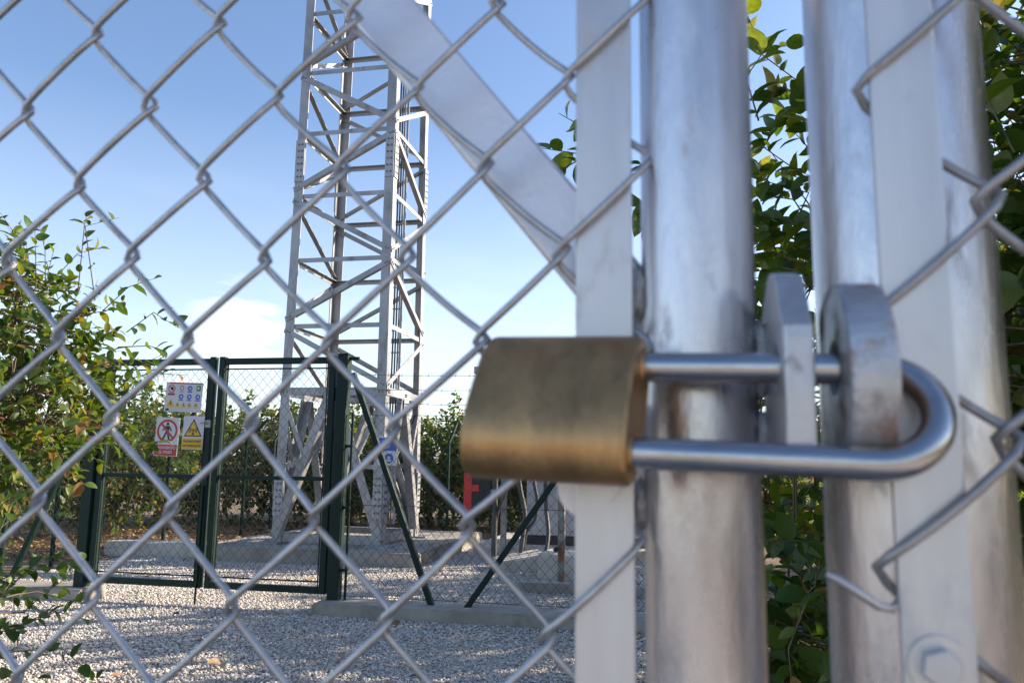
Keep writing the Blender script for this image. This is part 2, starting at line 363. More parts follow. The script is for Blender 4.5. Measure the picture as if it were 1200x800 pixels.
_side = [(.27, .10, .05), (.46, .27, .09), (.495, .46, .10), (.40, .68, .07), (.21, .87, -.02)]
LT = np.array([(0, 0, 0)]+[(-a, b, c) for a, b, c in _side]+[(0, 1, -.11)]+[(a, b, c) for a, b, c in _side[::-1]]+[(0, .25, .012), (0, .66, .0)])
LF = [(0, 1, 12), (1, 2, 12), (2, 3, 12), (3, 13, 12), (3, 4, 13), (4, 5, 13), (5, 6, 13), (6, 7, 13), (7, 8, 13), (8, 9, 13), (9, 12, 13), (9, 10, 12), (10, 11, 12), (11, 0, 12)]
NL = len(LT)
def leaf_arrays(base, d, nrm, ln, wd):
    d = d/np.linalg.norm(d, axis=1, keepdims=True)
    nrm = nrm-d*np.sum(nrm*d, 1, keepdims=True); nrm /= np.linalg.norm(nrm, axis=1, keepdims=True)+1e-9
    s = np.cross(d, nrm)
    V = base[:, None]+s[:, None]*(LT[None, :, 0:1]*wd[:, None, None])+d[:, None]*(LT[None, :, 1:2]*ln[:, None, None])+nrm[:, None]*(LT[None, :, 2:3]*ln[:, None, None])
    return V, s, d, nrm

def leaves_mesh(name, V, tint, material):
    n = len(V); LFa = np.array(LF)
    L = (LFa[None]+np.arange(n)[:, None, None]*NL).reshape(-1); nf = n*len(LF)
    me = np_mesh(name, V.reshape(-1, 3), L, np.arange(nf)*3, np.full(nf, 3), smooth=True)
    at = me.attributes.new('tint', 'FLOAT', 'POINT'); at.data.foreach_set('value', np.repeat(tint, NL).astype(np.float32))
    me.materials.append(material)
    return me

LEAF_VARIANTS = []
for i in range(12):
    t = [.08, .2, .28, .36, .42, .48, .55, .62, .7, .8, .9, .97][i]
    me = leaves_mesh('leaf', LT[None].copy(), np.array([t]), M['leaf']); LEAF_VARIANTS.append((t, me))

def make_tree(name, base, crown, rad, label, cat, group=None, n_limb=14, n_twig=420, per=13, leaf=.07, wr=.52, seed=1, single=0, brown=.03, trunk_r=.05, extra=(), light=0., fill=.5, trunk_top=None):
    """trunk, limbs, twigs and leaves; the leaves that show largest are objects of their own (single)"""
    rs = np.random.RandomState(seed); rd = random.Random(seed)
    base = np.array(base, float); crown = np.array(crown, float); rad = np.array(rad, float)
    root = empty(name, tuple(base), label=label, cat=cat, group=group)
    top = np.array(trunk_top) if trunk_top is not None else np.array([crown[0]*.7+base[0]*.3, crown[1]*.7+base[1]*.3, crown[2]-rad[2]*.1])
    mid = (base+top)/2+rs.randn(3)*[.06, .06, 0]
    tp = [base+[0, 0, -.05], base*.6+mid*.4, mid, mid*.4+top*.6, top]
    MB().tube(tp, [trunk_r*1.25, trunk_r, trunk_r*.85, trunk_r*.7, trunk_r*.5], 9).build('trunk', M['bark'], root)
    limb_pts = []
    for i in range(n_limb):
        dv = rs.randn(3); dv /= np.linalg.norm(dv); tgt = crown+dv*rad*(.55+.35*rs.rand())
        st = tp[2]*(1-.0)+(top-tp[2])*rs.rand()
        m1 = st*.55+tgt*.45+rs.randn(3)*.08+[0, 0, -.03]
        pth = [st, st*.75+m1*.25, m1, m1*.4+tgt*.6+rs.randn(3)*.04, tgt]
        r0 = trunk_r*(.28+.2*rs.rand())
        MB().tube(pth, [r0, r0*.8, r0*.6, r0*.42, r0*.22], 6).build('limb', M['bark'], root)
        for a, b in zip(pth[1:-1], pth[2:]):
            for t in (0, .33, .66): limb_pts.append(a*(1-t)+b*t)
        limb_pts.append(tgt)
    limb_pts = np.array(limb_pts)
    tw = MB(); B_, D_, N_, T_ = [], [], [], []
    starts = []
    for i in range(n_twig):
        dv = rs.randn(3); dv /= np.linalg.norm(dv)
        lump = 1+.22*math.sin(3.1*dv[0]+seed)*math.sin(4.3*dv[2]+2*seed)+.12*math.sin(9*dv[1]+seed)
        p = crown+dv*rad*lump*(rs.rand()**fill)*.93
        if p[2] < .12: continue
        starts.append((p, dv*.8+rs.randn(3)*.5+[0, 0, .25], .16+.26*rs.rand(), per))
    for p0, p1, cnt in extra:                       # single shoots that stand clear of the crown
        p0, p1 = np.array(p0, float), np.array(p1, float)
        starts.append((p0, p1-p0, np.linalg.norm(p1-p0), cnt))
    for p, dr, ln, cnt in starts:
        dr = dr/np.linalg.norm(dr)
        q = limb_pts[np.argmin(np.sum((limb_pts-p)**2, 1))]
        bend = rs.randn(3)*.12*ln
        pth = [p, p+dr*ln*.5+bend, p+dr*ln+[0, 0, -.08*ln]]
        if np.linalg.norm(q-p) < .55: pth = [q, q*.5+p*.5+rs.randn(3)*.02]+pth; rr = [.0045, .0038, .003, .0022, .001]
        else: rr = [.003, .0022, .001]
        tw.tube(pth, rr, 4, False)
        tdir = dr
        c = max(2, int(cnt*(.7+.6*rs.rand()))); ph = rs.rand()*6.28
        for k in range(c):
            t = .06+.94*(k+.5*rs.rand())/c
            a, b = (pth[-3], pth[-2]) if t < .5 else (pth[-2], pth[-1]); tt = (t*2) % 1
            pos = a*(1-tt)+b*tt
            ph += 2.4
            ref = np.array([0, 0, 1.]) if abs(tdir[2]) < .85 else np.array([1., 0, 0])
            e1 = np.cross(tdir, ref); e1 /= np.linalg.norm(e1); e2 = np.cross(tdir, e1)
            rad_d = e1*math.cos(ph)+e2*math.sin(ph)
            B_.append(pos); D_.append(tdir*.55+rad_d*.8+rs.randn(3)*.22+[0, 0, -.12]); N_.append(np.array([0, 0, 1.])+rs.randn(3)*.55+tdir*.25)
            T_.append(t)
    tag(tw.build('twigs', M['twig'], root, recalc=False), kind='stuff')
    B_, D_, N_ = map(np.array, (B_, D_, N_)); n = len(B_)
    ln = leaf*(.6+.65*rs.rand(n)); wd = ln*wr*(.8+.4*rs.rand(n))
    tint = np.clip(rs.beta(2.2, 3.0, n)*.8+light+.12*(np.array(T_)-.5), 0, .86)
    tint = np.where(rs.rand(n) < brown*(1+2.5*np.clip((crown[2]-B_[:, 2])/rad[2], 0, 1)), .9+.1*rs.rand(n), tint)
    V, s, d, nn = leaf_arrays(B_, D_, N_, ln, wd)
    keep = np.ones(n, bool)
    if single:
        px, py, dz = project(B_)
        ok = (px > -10) & (px < 1210) & (py > -10) & (py < 810) & (dz > .3)
        score = np.where(ok, ln/np.maximum(dz, .3), -1); idx = np.argsort(-score)[:single]
        off = parent_world(root)
        for i in idx:
            if score[i] <= 0: break
            me = min(LEAF_VARIANTS, key=lambda q: abs(q[0]-tint[i]-.06*(rs.rand()-.5)))[1]
            o = bpy.data.objects.new('leaf', me); COL.objects.link(o); o.parent = root
            mm = np.eye(4); mm[:3, 0] = s[i]*wd[i]; mm[:3, 1] = d[i]*ln[i]; mm[:3, 2] = nn[i]*ln[i]; mm[:3, 3] = B_[i]-np.array(off)
            o.matrix_local = Matrix(mm.tolist()); keep[i] = False
    o = link_mesh('foliage', leaves_mesh('foliage', V[keep], tint[keep], M['leaf']), None, root)
    o['kind'] = 'stuff'
    return root

def copy_tree(o, parent=None):
    c = o.copy(); COL.objects.link(c); c.parent = parent
    for ch in list(o.children): copy_tree(ch, c)
    return c

# bush at the left of the gravel, leaning in front of the green gate
make_tree('citrus_tree', (-3.95, 3.75, 0), (-3.46, 3.52, 1.49), (.53, .55, .64), 'leafy citrus tree overhanging the gravel in front of the gate\'s left post', 'tree', None,
          18, 340, 11, .070, .55, 3, 300, .035, .05, light=.24, extra=[
    ((-2.75, 3.3, 1.85), (-2.62, 3.25, 2.28), 5), ((-2.85, 3.3, 1.9), (-2.80, 3.25, 2.3), 5), ((-2.6, 3.35, 1.7), (-2.33, 3.36, 1.74), 9),
    ((-2.6, 3.3, 1.62), (-2.36, 3.33, 1.62), 8), ((-2.7, 3.3, 1.8), (-2.42, 3.3, 1.98), 7), ((-2.6, 3.35, 1.46), (-2.30, 3.4, 1.52), 8),
    ((-3.0, 3.2, 1.9), (-3.0, 3.15, 2.25), 8), ((-3.1, 3.2, 1.9), (-3.2, 3.15, 2.3), 8), ((-2.65, 3.35, 1.56), (-2.42, 3.4, 1.62), 7)])
make_tree('citrus_sapling', (-2.95, 2.75, 0), (-2.80, 2.72, .46), (.33, .28, .28), 'low dark leafy shrub at the gravel edge below the overhanging tree', 'shrub', None,
          6, 70, 9, .062, .6, 8, 200, .0, .014, light=-.04)
# trees on the right, seen between the posts of the near gate
make_tree('citrus_tree', (1.28, 2.95, 0), (1.12, 2.75, 1.62), (.98, .85, 1.22), 'tall dense citrus tree right behind the padlocked gate posts', 'tree', None,
          20, 600, 12, .084, .56, 11, 300, .015, .06, light=.24, fill=.42, extra=[
    ((.0, 2.2, 1.93), (-.36, 2.08, 2.0), 17), ((-.15, 2.2, 1.98), (-.36, 2.1, 1.90), 10), ((-.18, 2.18, 2.0), (-.31, 2.1, 2.09), 7), ((.05, 2.2, 1.9), (-.10, 2.14, 1.83), 7), ((.04, 2.2, 1.8), (-.095, 2.14, 1.76), 5),
    ((.25, 2.3, 2.1), (.30, 2.25, 2.36), 7), ((.3, 2.3, 2.1), (.42, 2.3, 2.3), 7), ((.35, 2.4, .75), (.30, 2.4, .50), 7), ((.5, 2.5, .7), (.38, 2.45, .52), 8),
    ((.45, 2.5, .62), (.42, 2.45, .38), 7), ((.4, 2.5, .9), (.30, 2.45, .72), 8)])
make_tree('shrub', (.80, 3.25, 0), (.72, 3.2, .42), (.52, .42, .36), 'low broad-leaved shrub on the dark soil between the gate posts', 'shrub', None,
          7, 110, 9, .10, .66, 14, 200, .01, .014, light=.12)
B_row = [((2.35, 1.45), 1.95, 21), ((3.0, 3.6), 1.95, 22), ((2.75, 5.6), 1.85, 23), ((2.5, 7.7), 1.75, 24), ((3.2, 9.8), 1.65, 25)]
side_label = 'citrus tree in the dense row beside the compound, behind the near gate'
for (x, y), zc, sd in B_row:
    make_tree('citrus_tree', (x, y, 0), (x, y, zc), (1.2, 1.15, 1.45), side_label, 'tree', 'citrus trees along the right side', 10, 800 if sd == 21 else 640, 12, .10, .58, sd, 0, .01, .06, fill=.45, light=.12)

# orchard trees behind the compound
back_label = 'dense round citrus tree in the orchard hedge behind the wire fence'
protos = []
for sd in (31, 32, 33):
    protos.append(make_tree('orchard_tree', (0, 0, 0), (0, 0, 1.02), (1.12, .95, .98), back_label, 'tree', 'orchard trees behind the compound', 8, 560, 11, .085, .6, sd, 0, .05, .06, light=.16, fill=.4))
spots = [(-10.2, 11.5), (-9.2, 13.2), (-8.0, 10.4), (-7.9, 12.7), (-7.0, 13.6), (-5.6, 13.3), (-4.2, 13.5), (-2.9, 13.3), (-1.5, 13.6), (-.1, 13.4), (1.4, 13.5), (-8.4, 8.4), (-6.4, 15.5), (-3.6, 15.7), (-.8, 15.6)]
for i, (x, y) in enumerate(spots):
    t = protos[i] if i < 3 else copy_tree(protos[i % 3])
    t.location = (x, y, 0); t.rotation_euler.z = i*1.9; s = .93+.16*((i*37) % 10)/10; t.scale = (s, s, s*(.96+.1*((i*13) % 7)/7))

# fallen leaves on the soil round the compound
def litter():
    rs = np.random.RandomState(77); n = 9000
    x = np.concatenate([-6.9+rs.randn(n//3)*.9-.2, -9+rs.rand(n//3)*10, .3+rs.rand(n-2*(n//3))*1.6])
    y = np.concatenate([7.5+rs.rand(n//3)*4.5, 11.75+rs.rand(n//3)*1.8, 2.4+rs.rand(n-2*(n//3))*5])
    k = (x < -6.0) | (y > 11.7) | (x > -.25); x, y = x[k], y[k]; n = len(x)
    gx, gy = -5.8+rs.rand(45)*5.6, 3.2+rs.rand(45)**.8*4.8
    x, y = np.concatenate([x, gx]), np.concatenate([y, gy]); n = len(x)
    base = np.stack([x, y, .012+rs.rand(n)*.02], 1); base[-45:, 2] += .016; d = rs.randn(n, 3)*[1, 1, .2]; nn = np.array([0, 0, 1.])+rs.randn(n, 3)*.35
    ln = .05+.05*rs.rand(n); V, *_ = leaf_arrays(base, d, nn, ln, ln*.5)
    o = link_mesh('leaf_litter', leaves_mesh('leaf_litter', V, rs.rand(n), M['litter']), None)
    tag(o, 'dry brown fallen leaves on the soil round the fenced compound', 'leaf litter', kind='stuff')
litter()

# ------------------------------------------------------------------ near gate: chain link, bar, stile, brace
gate = empty('wire_mesh_gate', (0, .3223, .1), label='galvanised chain link gate leaf with flat bar and diagonal brace', cat='gate')
def helix_wire(xl, xr, z0, V, nper, yc, d, r, name, material, parent, skew=0., dxz=0., zmax=None, seed=0, hook=.003):
    """one woven wire of a chain link fabric: front strands rise to the right, back strands to the left"""
    pth = []; rd = random.Random(seed); n = 18
    amp = (xr-xl)/2+hook; xc = (xl+xr)/2
    jx = [rd.uniform(-.0014, .0014) for _ in range(nper*2+2)]; jz = [rd.uniform(-.0018, .0018) for _ in range(nper*2+2)]
    for i in range(nper*n+1):
        p = i/n; ph = p % 1
        tri = -1+4*ph if ph < .5 else 3-4*ph
        ex = math.copysign(min(1.0, 1.075*abs(tri)-max(0, abs(tri)-.82)**2*2.3), tri)      # rounded bends where the wires hook together
        dep = math.sin(2*math.pi*ph); dep = math.copysign(abs(dep)**.45, dep)
        k = p*2; a = int(k); f = k-a
        ox = jx[a]*(1-f)+jx[a+1]*f; oz = jz[a]*(1-f)+jz[a+1]*f
        # slack in the strand: the middle sags a little
        z = z0+p*V+oz-.0016*math.sin(2*math.pi*(ph*2 % 1)/2)
        pth.append((xc+amp*ex+ox+(z-1.2)*dxz, yc-d*dep, z))
    return MB().tube(pth, r, 7).build(name, material, parent, recalc=False)
H2, VV = .0342, .077
# knot row 0 stands at z = 1.3075 in column j = 0; columns are H2 apart
for i in range(-34, 8):
    xl = -.2847+H2*i; xr = xl+H2
    zr = 1.3075-.0006*i
    # left knots where (i + k) is even
    k0 = 31 if (31+i) % 2 == 0 else 30
    helix_wire(xl-.0011*k0*0, xr, zr-k0*VV/2, VV, 26, .3223, .0046, .00162, 'wire', M['wire'], gate, dxz=.0286, seed=i, hook=.0025)
MB().box((-.0400, .3208, .11), (-.0166, .3240, 1.94), .0008).build('flat_bar', M['galv_bar'], gate)
def pipe(x, y, z0, z1, r, name, parent, mt='galv_pipe', n=48):
    return MB().tube([(x, y, z0), (x, y, z1)], r, n).build(name, M[mt], parent, recalc=False)
pipe(.0098, .3345, .06, 2.0, .0232, 'stile', gate)
pipe(-1.62, .3345, .06, 2.0, .0232, 'stile', gate)
for z in (.085, 1.975): MB().tube([(-1.6, .3345, z), (-.01, .3345, z)], .0205, 24).build('rail', M['galv_pipe'], gate, recalc=False)
# square tube brace behind the mesh
def brace_bar(p0, p1, wz, wy, name):
    p0, p1 = Vector(p0), Vector(p1); ax = (p1-p0).normalized(); n = Vector((0, 1, 0)); s = ax.cross(n).normalized()
    m = MB(); m.obox((p0+p1)/2, ax, s, n, (p1-p0).length/2, wz/2, wy/2); return m.build(name, M['galv_brace'], gate, bevel=.0015)
brace_bar((-.62, .354, 1.93), (-.008, .354, 1.155), .030, .024, 'brace')
gus = [(-.0485+.012-.012*math.cos(a), .331, 1.0905-.012*math.sin(a)) for a in np.linspace(0, math.pi/2, 8)]+[(-.0125, .331, 1.0785), (-.0125, .331, 1.125), (-.0485, .331, 1.125)]
MB().prism(gus, (0, .004, 0)).build('gusset_plate', M['galv_brace'], gate)
MB().tube([(-.0295, .3206, 1.0925), (-.0295, .3185, 1.0925)], .0075, 24).build('rivet', M['galv_bar'], gate, recalc=False, bevel=0)
# welds between brace, bar and stile
def blob(c, r, sd, name, parent, mt='weld'):
    rd = random.Random(sd); bm = bmesh.new(); bmesh.ops.create_icosphere(bm, subdivisions=3, radius=1)
    for v in bm.verts:
        k = 1+.18*math.sin(v.co.x*7+sd)*math.sin(v.co.z*9+sd*2)+rd.uniform(-.04, .04)
        v.co = Vector((c[0]+v.co.x*r[0]*k, c[1]+v.co.y*r[1]*k, c[2]+v.co.z*r[2]*k))
    bm.verts.index_update()
    m = MB(); m.add([v.co for v in bm.verts], [[v.index for v in f.verts] for f in bm.faces], True); bm.free()
    return m.build(name, M[mt], parent)
blob((-.0145, .332, 1.172), (.0035, .006, .012), 3, 'weld', gate)
blob((-.0145, .332, 1.085), (.0035, .006, .010), 4, 'weld', gate)

# locking plate on the gate leaf: straight plate with clipped corners and a hole
def plate_with_hole(outline, hole, hr, x0, x1, name, mt, parent, bev=.0012):
    """outline in (y, z) around the hole centre, extruded along x"""
    hy, hz = hole; n = 40; m = MB(); inner = []; outer = []
    pts = [Vector(p) for p in outline]
    for k in range(n):
        a = 2*math.pi*k/n; d = Vector((math.cos(a), math.sin(a))); best = None
        for p, q in zip(pts, pts[1:]+pts[:1]):
            e = q-p; den = d.x*e.y-d.y*e.x
            if abs(den) < 1e-12: continue
            w = p-Vector((hy, hz)); t = (w.x*e.y-w.y*e.x)/den; u = (w.x*d.y-w.y*d.x)/den
            if t > 0 and -1e-6 <= u <= 1+1e-6 and (best is None or t < best): best = t
        outer.append((hy+d.x*best, hz+d.y*best)); inner.append((hy+d.x*hr, hz+d.y*hr))
    vs = [(x, a, b) for x in (x0, x1) for ring in (outer, inner) for a, b in ring]
    fs = []
    for k in range(n):
        j = (k+1) % n
        fs += [(k, j, n+j, n+k), (2*n+k, 3*n+k, 3*n+j, 2*n+j), (k, 2*n+k, 2*n+j, j), (n+k, n+j, 3*n+j, 3*n+k)]
    m.add(vs, fs)
    return m.build(name, M[mt], parent, bevel=bev)
plate_with_hole([(.331, 1.100), (.331, 1.160), (.306, 1.172), (.285, 1.1665), (.2685, 1.1455), (.2685, 1.124), (.2705, 1.104), (.276, 1.100)], (.2912, 1.1345), .0080, .0345, .0442, 'locking_plate', 'lug', gate)
blob((.0335, .327, 1.142), (.003, .006, .016), 7, 'weld', gate)
blob((.0335, .326, 1.112), (.003, .005, .010), 8, 'weld', gate)

# ------------------------------------------------------------------ near fixed post with its own bar and mesh
post = empty('fence_post', (.088, .33, 0), label='thick galvanised post with bolted flat bar and rusty rounded locking plate', cat='post')
pipe(.0885, .3315, 0, 2.05, .0328, 'tube', post)
MB().box((.0690, .2838, .15), (.0908, .2872, 1.95), .0008).build('flat_bar', M['galv_bar'], post)
for zb in (1.0394, 1.72, .45):
    b = MB().tube([(.0792, .2838, zb), (.0792, .2822, zb)], .0092, 28).build('washer', M['galv_bar'], post, recalc=False)
    m = MB(); hx = [(.0792+.0062*math.cos(k*math.pi/3+.3), .2822, zb+.0062*math.sin(k*math.pi/3+.3)) for k in range(6)]
    m.prism(hx, (0, -.0045, 0)); m.build('bolt_head', M['lug'], b, bevel=.0006)
    MB().tube([(.0792, .287, zb), (.0792, .300, zb)], .004, 12).build('bolt_shank', M['steel'], b, recalc=False)
arc = [(.316, 1.1005), (.316, 1.158)]+[(.2945+.0335*math.cos(a)*1.0, 1.1305+.0335*math.sin(a)) for a in np.linspace(R(75), R(258), 26)]
plate_with_hole(arc, (.2890, 1.1335), .0085, .0535, .0682, 'locking_plate', 'rusty_lug', post, .0016)
blob((.0600, .308, 1.135), (.004, .006, .018), 9, 'weld', post)
VR, HR = .0825, .0375
for i in range(0, 30):
    xl = .0675+HR*i; k = 0 if i % 2 == 0 else 1
    helix_wire(xl, xl+HR, 1.2328-VR*13+k*VR/2, VR, 22, .2868, .0054, .00175, 'wire', M['rusty_wire'] if i < 2 else M['wire'], post, seed=100+i, hook=.0034)
MB().tube([(.0465, .279, 1.0665), (.0500, .2785, 1.0650), (.0560, .2785, 1.0610), (.0620, .280, 1.0570), (.0665, .283, 1.0560), (.0700, .2885, 1.0575), (.078, .290, 1.060)], .0015, 8).build('wire_end', M['wire'], post, recalc=False)

# ------------------------------------------------------------------ padlock
def padlock():
    c = Vector((-.0132, .2870, 1.1200))
    tilt, yaw, drop = R(-31), R(-8), R(2)
    Rm = (Matrix.Rotation(yaw, 3, 'Z') @ Matrix.Rotation(drop, 3, 'Y') @ Matrix.Rotation(tilt, 3, 'X'))
    T = lambda a, y, v: c+Rm @ Vector((a, y, v))
    root = empty('padlock', tuple(c), label='brass padlock with long steel shackle through both locking plates', cat='padlock')
    # body: flattened oval section (v across, y thick) extruded along the shackle
    hw, ht, Lb = .0300, .0152, .0595; sec = []
    for k in range(72):
        a = 2*math.pi*k/72; ca, sa = math.cos(a), math.sin(a)
        sec.append((math.copysign(abs(sa)**1.0, sa)*ht, math.copysign(abs(ca)**.66, ca)*hw))
    rings = []
    prof = [(-Lb, .962), (-Lb+.0004, .978), (-Lb+.0012, .993), (-Lb+.0025, 1), (-.0025, 1), (-.0012, .993), (-.0004, .978), (0, .962)]
    vs = []; n = 72
    for a, s in prof:
        for y, v in sec: vs.append(T(a, y*(1-(1-s)*2.3), v*s))
    fs = [(i*n+k, i*n+(k+1) % n, (i+1)*n+(k+1) % n, (i+1)*n+k) for i in range(len(prof)-1) for k in range(n)]
    m = MB(); m.add(vs, fs, True); m.add(vs[:n], [tuple(range(n))]); m.add(vs[-n:], [tuple(range(n))]); m.build('body', M['brass'], root)
    s, r, rad = .037, .0765, .00545
    ent = MB()
    for sg in (1, -1): ent.tube([T(-.0005, 0, sg*s/2), T(.0011, 0, sg*s/2)], [.0072, .0066], 28)
    ent.build('shackle_collar', M['brass'], root, recalc=False)
    pth = [(-.012, s/2)]+[(r*t, s/2) for t in (0, .25, .5, .75, .92)]
    pth += [(r+s/2*math.sin(t)*1.0, s/2*math.cos(t)) for t in np.linspace(0, math.pi, 25)]
    pth += [(r*t, -s/2) for t in (.92, .75, .5, .25, 0)]+[(-.012, -s/2)]
    MB().tube([T(a, 0, v) for a, v in pth], rad, 28).build('shackle', M['steel'], root, recalc=False)
    MB().tube([T(-Lb+.0002, 0, -.004), T(-Lb-.0006, 0, -.004)], .0075, 24).build('keyway', M['steel'], root, recalc=False)
padlock()

# ------------------------------------------------------------------ flat chain link for the far fences
def link_fabric(name, parent, p0, p1, z0, z1, half=.036, r=.0016, mt='green_wire', vper=.084):
    p0, p1 = np.array(p0, float), np.array(p1, float); L = np.linalg.norm(p1-p0); u = (p1-p0)/L; nrm = np.array([-u[1], u[0]])
    m = int(L/half); hh = L/m; m_v = int(round((z1-z0)/(vper/2)))
    k = np.arange(m_v+1); zs = z0+(z1-z0)*k/m_v; allV = []; F = []; ring = np.array([(math.cos(a), math.sin(a)) for a in (.5, .5+2.094, .5+4.189)])
    for i in range(m):
        s = np.where((k+i) % 2 == 0, i*hh, (i+1)*hh); d = np.where((k+i) % 2 == 0, .004, -.004)
        base = np.stack([p0[0]+u[0]*s+nrm[0]*d, p0[1]+u[1]*s+nrm[1]*d, zs], 1)
        ve = base[:, None, :]+r*(ring[None, :, 0:1]*np.array([nrm[0], nrm[1], 0])+ring[None, :, 1:2]*np.array([u[0], u[1], 0])*1.4)
        b = len(allV)*(m_v+1)*3; allV.append(ve.reshape(-1, 3))
        for j in range(m_v):
            for q in range(3): F.append((b+j*3+q, b+j*3+(q+1) % 3, b+j*3+3+(q+1) % 3, b+j*3+3+q))
    V = np.concatenate(allV); F = np.array(F)
    me = np_mesh(name, V, F.ravel(), np.arange(len(F))*4, np.full(len(F), 4))
    o = link_mesh(name, me, M[mt], parent); o['kind'] = 'stuff'; return o

def barbed(parent, p0, p1, z, seed):
    rd = random.Random(seed); p0, p1 = Vector((*p0, z)), Vector((*p1, z)); L = (p1-p0).length; n = max(6, int(L/.35)); m = MB(); pth = []
    for i in range(n+1):
        t = i/n; q = p0.lerp(p1, t); q.z += -.018*math.sin(math.pi*t)+rd.uniform(-.004, .004); pth.append(q)
    m.tube(pth, .0017, 4, False)
    d = 0
    while d < L:
        q = p0.lerp(p1, d/L); q.z += -.018*math.sin(math.pi*d/L)
        for a in (0.6, 2.3):
            v = Vector((.004, .010*math.cos(a), .012*math.sin(a)+.004)); m.tube([q-v, q+v], .0012, 3, False)
        d += .105
    m.build('barbed_wire', M['barbed'], parent, recalc=False)

# ------------------------------------------------------------------ far green gate
FY = 5.65
def green_bar(parent, a, b, w, d, name='frame_bar', mt='green'):
    a, b = Vector(a), Vector(b); ax = (b-a).normalized(); n = Vector((0, 1, 0)); s = ax.cross(n).normalized()
    m = MB(); m.obox((a+b)/2, ax, s, n, (b-a).length/2, w/2, d/2); return m.build(name, M[mt], parent, bevel=min(w, d)*.12)
def gate_leaf(x0, x1, label, rod):
    g = empty('green_gate_leaf', ((x0+x1)/2, FY, .1), label=label, cat='gate')
    zb, zt, w = .135, 1.885, .052
    green_bar(g, (x0+w/2, FY, zb), (x0+w/2, FY, zt+.012), w, .05, 'stile'); green_bar(g, (x1-w/2, FY, zb), (x1-w/2, FY, zt+.012), w, .05, 'stile')
    green_bar(g, (x0+w, FY, zt-.025), (x1-w, FY, zt-.025), .048, .046, 'rail'); green_bar(g, (x0+w, FY, zb+.025), (x1-w, FY, zb+.025), .048, .046, 'rail')
    green_bar(g, (x0+w, FY, .965), (x1-w, FY, .965), .030, .03, 'rail')
    for z in (zt-.085, zb+.085): MB().tube([(x0+w, FY, z), (x1-w, FY, z)], .006, 8).build('tension_rod', M['green'], g, recalc=False)
    for x in (x0+w+.018, x1-w-.018): MB().tube([(x, FY, zb+.05), (x, FY, zt-.05)], .005, 8).build('tension_rod', M['green'], g, recalc=False)
    link_fabric('mesh', g, (x0+w+.018, FY-.004), (x1-w-.018, FY-.004), zb+.085, zt-.085, .0375)
    if rod:
        MB().tube([(x1-w/2, FY-.034, .9), (x1-w/2, FY-.034, .012)], .008, 10).build('drop_bolt', M['green'], g, recalc=False)
        lk = MB().box((x1-.045, FY-.040, 1.34), (x1+.0, FY-.026, 1.40), .004).build('lock_case', M['tray'], g)
        MB().tube([(x1-.03, FY-.040, 1.375), (x1-.03, FY-.062, 1.375), (x1-.07, FY-.064, 1.372)], .005, 10).build('lever_handle', M['tower'], lk, recalc=False)
    for z in (.4, 1.6):
        xx = x0-.008 if rod else x1+.008
        MB().tube([(xx, FY, z-.05), (xx, FY, z+.05)], .014, 12).build('hinge', M['green'], g, recalc=False)
gate_leaf(-4.525, -3.545, 'green framed wire mesh gate leaf carrying the three warning signs', True)
gate_leaf(-3.515, -2.535, 'green framed wire mesh gate leaf standing before the tower foot', False)

def green_post(x, y, label, z0=0, z1=1.95, w=.075, cap=True, bracket=False):
    g = empty('gate_post', (x, y, z0), label=label, cat='post')
    MB().box((x-w/2, y-w/2, z0), (x+w/2, y+w/2, z1), .006).build('shaft', M['green'], g)
    MB().box((x-w/2-.004, y-w/2-.004, z1), (x+w/2+.004, y+w/2+.004, z1+.012), .004).build('cap', M['green'], g)
    if bracket: MB().box((x+w/2, y-.012, z1-.035), (x+w/2+.075, y+.012, z1-.012)).build('bracket', M['green'], g)
    return g
gp = green_post(-2.470, FY, 'green square gate post with slanting prop at the gravel kerb end', .1, 1.895, .085, bracket=True)
green_bar(gp, (-2.40, FY, 1.76), (-1.7175, FY-.01, .08), .042, .042, 'prop')
MB().tube([(-2.385, FY, .1), (-2.385, FY, 1.46)], .010, 10).build('tension_rod', M['green'], gp, recalc=False)
for z in (.3, .75, 1.2): MB().box((-2.43, FY-.012, z), (-2.375, FY+.012, z+.02)).build('bracket', M['green'], gp)
gl = green_post(-4.585, FY, 'green square gate post half hidden behind the overhanging tree', .1, 1.90, .09)
green_bar(gl, (-4.64, FY, 1.5), (-5.25, FY-.01, .08), .04, .04, 'prop')

# front fence right of the gate
ff = empty('wire_mesh_fence', (-.9, FY, .1), label='green chain link fence topped with barbed wire beside the gate', cat='fence')
link_fabric('mesh', ff, (-2.385, FY), (.3, FY), .13, 1.44, .0375)
for z in (.13, .78, 1.44): MB().tube([(-2.43, FY, z), (.3, FY, z)], .0022, 5).build('line_wire', M['green_wire'], ff, recalc=False)
for k, z in enumerate((1.535, 1.64, 1.75)): barbed(ff, (-2.43, FY), (.3, FY), z, 40+k)
for x in (-.60, .3):
    MB().tube([(x, FY, .05), (x, FY, 1.80)], .024, 14).build('post', M['green'], ff, recalc=False)
green_bar(ff, (-.585, FY, 1.36), (-1.4795, FY-.01, .07), .040, .040, 'prop')
# front fence left of the gate
fl = empty('wire_mesh_fence', (-5.4, FY, .1), label='green chain link fence behind the overhanging citrus tree', cat='fence')
link_fabric('mesh', fl, (-6.25, FY), (-4.63, FY), .13, 1.44, .0375)
for x in (-6.25, -5.35):
    MB().tube([(x, FY, .05), (x, FY, 1.80)], .024, 14).build('post', M['green'], fl, recalc=False)
green_bar(fl, (-6.2, FY, 1.36), (-5.6, FY-.01, .07), .040, .040, 'prop')
for k, z in enumerate((1.535, 1.64, 1.75)): barbed(fl, (-6.25, FY), (-4.63, FY), z, 50+k)
